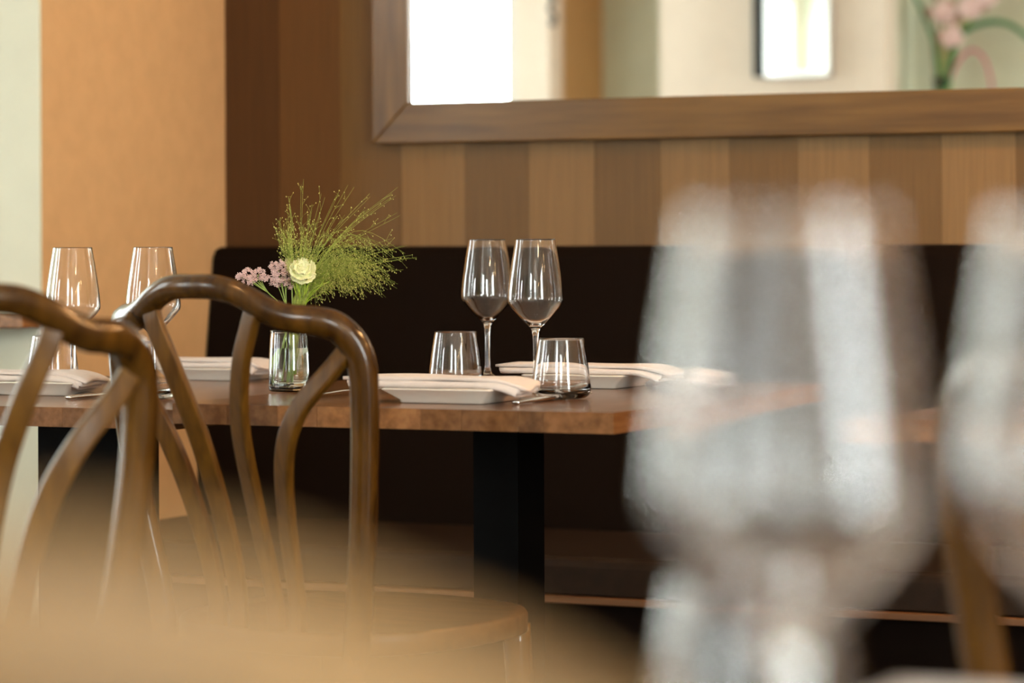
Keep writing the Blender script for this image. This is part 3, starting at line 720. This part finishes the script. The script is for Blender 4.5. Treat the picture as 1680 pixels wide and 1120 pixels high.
# ------------------------------------------------------------------ things on the wall behind the photographer (seen in the mirror)
def MV(px, py, off=0.0):
    """point at distance off in front of the front wall, from its place in the mirror"""
    p = PY(px, py, YV - off); return Vector((p.x, YO + off, p.z))
a0 = MV(1232, 126, 0.06); a1 = MV(1357, 126, 0.06); sm_h = 0.75
t = thing('small_wall_mirror', 'small silver-framed mirror with a black side, reflected in the large mirror', 'mirror', ((a0.x+a1.x)/2, YO, a0.z))
xm = MV(1251, 126, 0.06).x
obj('black_side', rel(boxbm((a0.x, YO+0.001, a0.z), (xm, YO+0.055, a0.z+sm_h)), t), M['iron'], t, bevel=0.002)
fwm = 0.018
for lo, hi, nm in (((xm, a0.z), (a1.x, a0.z+fwm), 'frame_rail'), ((xm, a0.z+sm_h-fwm), (a1.x, a0.z+sm_h), 'frame_rail'), ((xm, a0.z+fwm), (xm+fwm, a0.z+sm_h-fwm), 'frame_stile'), ((a1.x-fwm, a0.z+fwm), (a1.x, a0.z+sm_h-fwm), 'frame_stile')):
    obj(nm, rel(boxbm((lo[0], YO+0.001, lo[1]), (hi[0], YO+0.055, hi[1])), t), M['silver'], t, bevel=0.002)
obj('mirror_glass', rel(boxbm((xm+fwm-0.002, YO+0.001, a0.z+fwm-0.002), (a1.x-fwm+0.002, YO+0.045, a0.z+sm_h-fwm+0.002)), t), M['mirror'], t)
# iron hook beside niche
h = MV(904, 38, 0.03); t = thing('wall_hook', 'small black iron hook on the cream wall, reflected at the mirror top', 'hook', tuple(MV(904, 20, 0.0)))
bm = bmesh.new(); sweep(bm, catmull([MV(899, -12, .004), MV(905, 0, .03), MV(899, 14, .035), MV(908, 26, .05), MV(904, 36, .06)], 5), 0.009, 0.009, n=8); blob(bm, MV(904, 37, .06), 0.015, sub=2)
obj('hook_arm', rel(bm, t), M['iron'], t, smooth=True)
bm = boxbm(MV(895, -10, 0)-Vector((0, 0, 0)), MV(906, -30, 0)+Vector((0, 0.008, 0))); obj('hook_plate', rel(bm, t), M['iron'], t)
# flower arrangement in the alcove
fb = MV(1542, 150, -0.15); zsill = 1.36
sh = thing('alcove_shelf', 'pale shelf board in the alcove under the reflected flowers', 'shelf', ((n2a+n2b)/2, YO-0.17, zsill-0.03))
obj('board', rel(boxbm((n2a+0.001, YO-0.335, zsill-0.03), (n2b-0.001, YO-0.02, zsill)), sh), M['white'], sh, bevel=0.002)
t = thing('tall_glass_vase', 'slim glass vase reflected at the mirror right end', 'vase', (fb.x, fb.y, zsill+0.0005))
bm = bmesh.new(); vo = [(0, 0), (0.036, 0), (0.038, 0.004), (0.030, 0.06), (0.026, 0.14), (0.034, 0.22), (0.032, 0.22), (0.024, 0.14), (0.028, 0.06), (0.034, 0.008), (0, 0.006)]
lathe(bm, vo, 32); obj('vessel', bm, M['vase_glass'], t, smooth=True)
def far(px, py, d=0.0): return MV(px, py, -0.15 + d)
def fstem(name, label, cat, pts, r, m_, heads=(), hm=None):
    t = thing(name, label, cat, tuple(pts[0])); bm = bmesh.new(); tube(bm, pts, r, r*0.7, n=7); obj('stem', rel(bm, t), m_, t, smooth=True)
    for (c, rad, n_) in heads:
        bm = bmesh.new()
        for k in range(n_):
            a = 2*math.pi*k/n_; blob(bm, c + Vector((math.cos(a)*rad*.6, rnd.uniform(-.3, .3)*rad, math.sin(a)*rad*.6)), rad*0.55, (1, .7, 1), sub=2)
        blob(bm, c, rad*0.6, sub=2); obj('blossom', rel(bm, t), hm, t, smooth=True)
    return t
s0 = Vector((fb.x, fb.y, zsill+0.03))
fstem('curved_green_stem', 'dark green stem curling over to the right in the reflected bouquet', 'stem', [s0, far(1560, 100), far(1580, 52), far(1620, 36), far(1655, 40), far(1690, 66)], 0.014, M['dark_green'])
fstem('curved_green_stem', 'dark green leaf curling up left in the reflected bouquet', 'stem', [s0, far(1535, 90), far(1520, 40), far(1505, 5), far(1488, -20)], 0.011, M['dark_green'])
fstem('curved_pink_stem', 'thin pink stem arching down at the right of the reflected bouquet', 'stem', [s0, far(1560, 120), far(1590, 82), far(1615, 100), far(1627, 150)], 0.008, M['magenta'])
for i, (x_, y_) in enumerate(((1520, 20), (1535, -10), (1555, 5), (1570, 30), (1600, -20), (1540, 60), (1585, -30), (1612, 10))):
    fstem('dried_stalk', 'thin brownish dried stalk in the reflected bouquet', 'stem', [s0 + Vector((0.003*i-0.01, 0, 0)), far(1535+(x_-1540)*.3, (150+y_)/2), far(x_, y_)], 0.006, M['stalk'], [(far(x_, y_, 0.0), 0.02, 4)], M['stalk_bloom'])['group'] = 'dried stalks in the reflected bouquet'
for i, (x_, y_, lab) in enumerate(((1548, 20, 'dusty pink bloom at the left of the reflected bouquet'), (1590, 12, 'dusty pink bloom in the middle of the reflected bouquet'), (1618, -8, 'dusty pink bloom at the top right of the reflected bouquet'), (1560, 60, 'dusty pink bloom low in the reflected bouquet'))):
    fstem('pink_bloom', lab, 'flower', [s0 + Vector((0.004*i, 0, 0)), far(1540+(x_-1540)*.4, (150+y_)/2), far(x_, y_)], 0.007, M['stem'], [(far(x_, y_, 0.01), 0.042, 6)], M['pink'])

# ------------------------------------------------------------------ warm lamps hanging out of the frame
def pendant(x, y, z, watts, label):
    t = thing('pendant_lamp', label, 'lamp', (x, y, z), 0, 'warm pendant lamps')
    bm = bmesh.new(); lathe(bm, [(0.02, 0.10), (0.05, 0.085), (0.085, 0.03), (0.11, -0.02), (0.107, -0.02), (0.082, 0.03), (0.047, 0.08), (0.018, 0.095)], 32, closed=True); obj('lamp_shade', bm, M['iron'], t, smooth=True)
    bm = bmesh.new(); blob(bm, Vector((0, 0, 0.0)), 0.035, sub=3); obj('bulb', bm, M['lampshade'], t, smooth=True)
    bm = bmesh.new(); sweep(bm, [(0, 0, 0.098), (0, 0, (ZC-z)/2), (0, 0, ZC-z)], 0.003, 0.003, n=6); obj('cord', bm, M['iron'], t)
    l = bpy.data.lights.new('bulb_light', 'POINT'); l.energy = watts; l.color = (1.0, 0.52, 0.20); l.shadow_soft_size = 0.04
    o = bpy.data.objects.new('bulb_light', l); C.objects.link(o); o.parent = t; o.location = (0, 0, -0.045)
pendant(-0.35, YW-1.0, 1.95, 42, 'warm pendant lamp over the right end of the bench, out of frame')
pendant(0.9, YW-1.0, 1.95, 34, 'warm pendant lamp further right over the bench, out of frame')
pendant(-1.9, 2.2, 2.35, 12, 'warm pendant lamp over the room centre, out of frame')
pendant(0.6, 1.0, 2.2, 14, 'warm pendant lamp behind the photographer, out of frame')

# row of slim warm tube lamps under the ceiling, seen only as streaks in the glasses
M['tube_glow'] = emis('warm_tube_glow', (1.0, 0.70, 0.36), 45.0)
tl = None
for k in range(6):
    loc = (1.15 + 0.12*k, -0.7 + 0.62*k, 1.92)
    lab = 'slim warm tube lamp hanging in a row, out of frame'
    if tl is None:
        tl = thing('tube_lamp', lab, 'lamp', loc, 0, 'row of slim tube lamps')
        bm = bmesh.new(); lathe(bm, [(0, 0), (0.016, 0), (0.016, 0.17), (0, 0.17)], 20); obj('glow_tube', bm, M['tube_glow'], tl)
        bm = bmesh.new(); lathe(bm, [(0, 0.171), (0.02, 0.171), (0.02, 0.23), (0.003, 0.24), (0.003, ZC-1.92), (0, ZC-1.92)], 16); obj('cap', bm, M['iron'], tl)
    else:
        o = dup_tree(tl); o.location = loc; o['label'] = lab
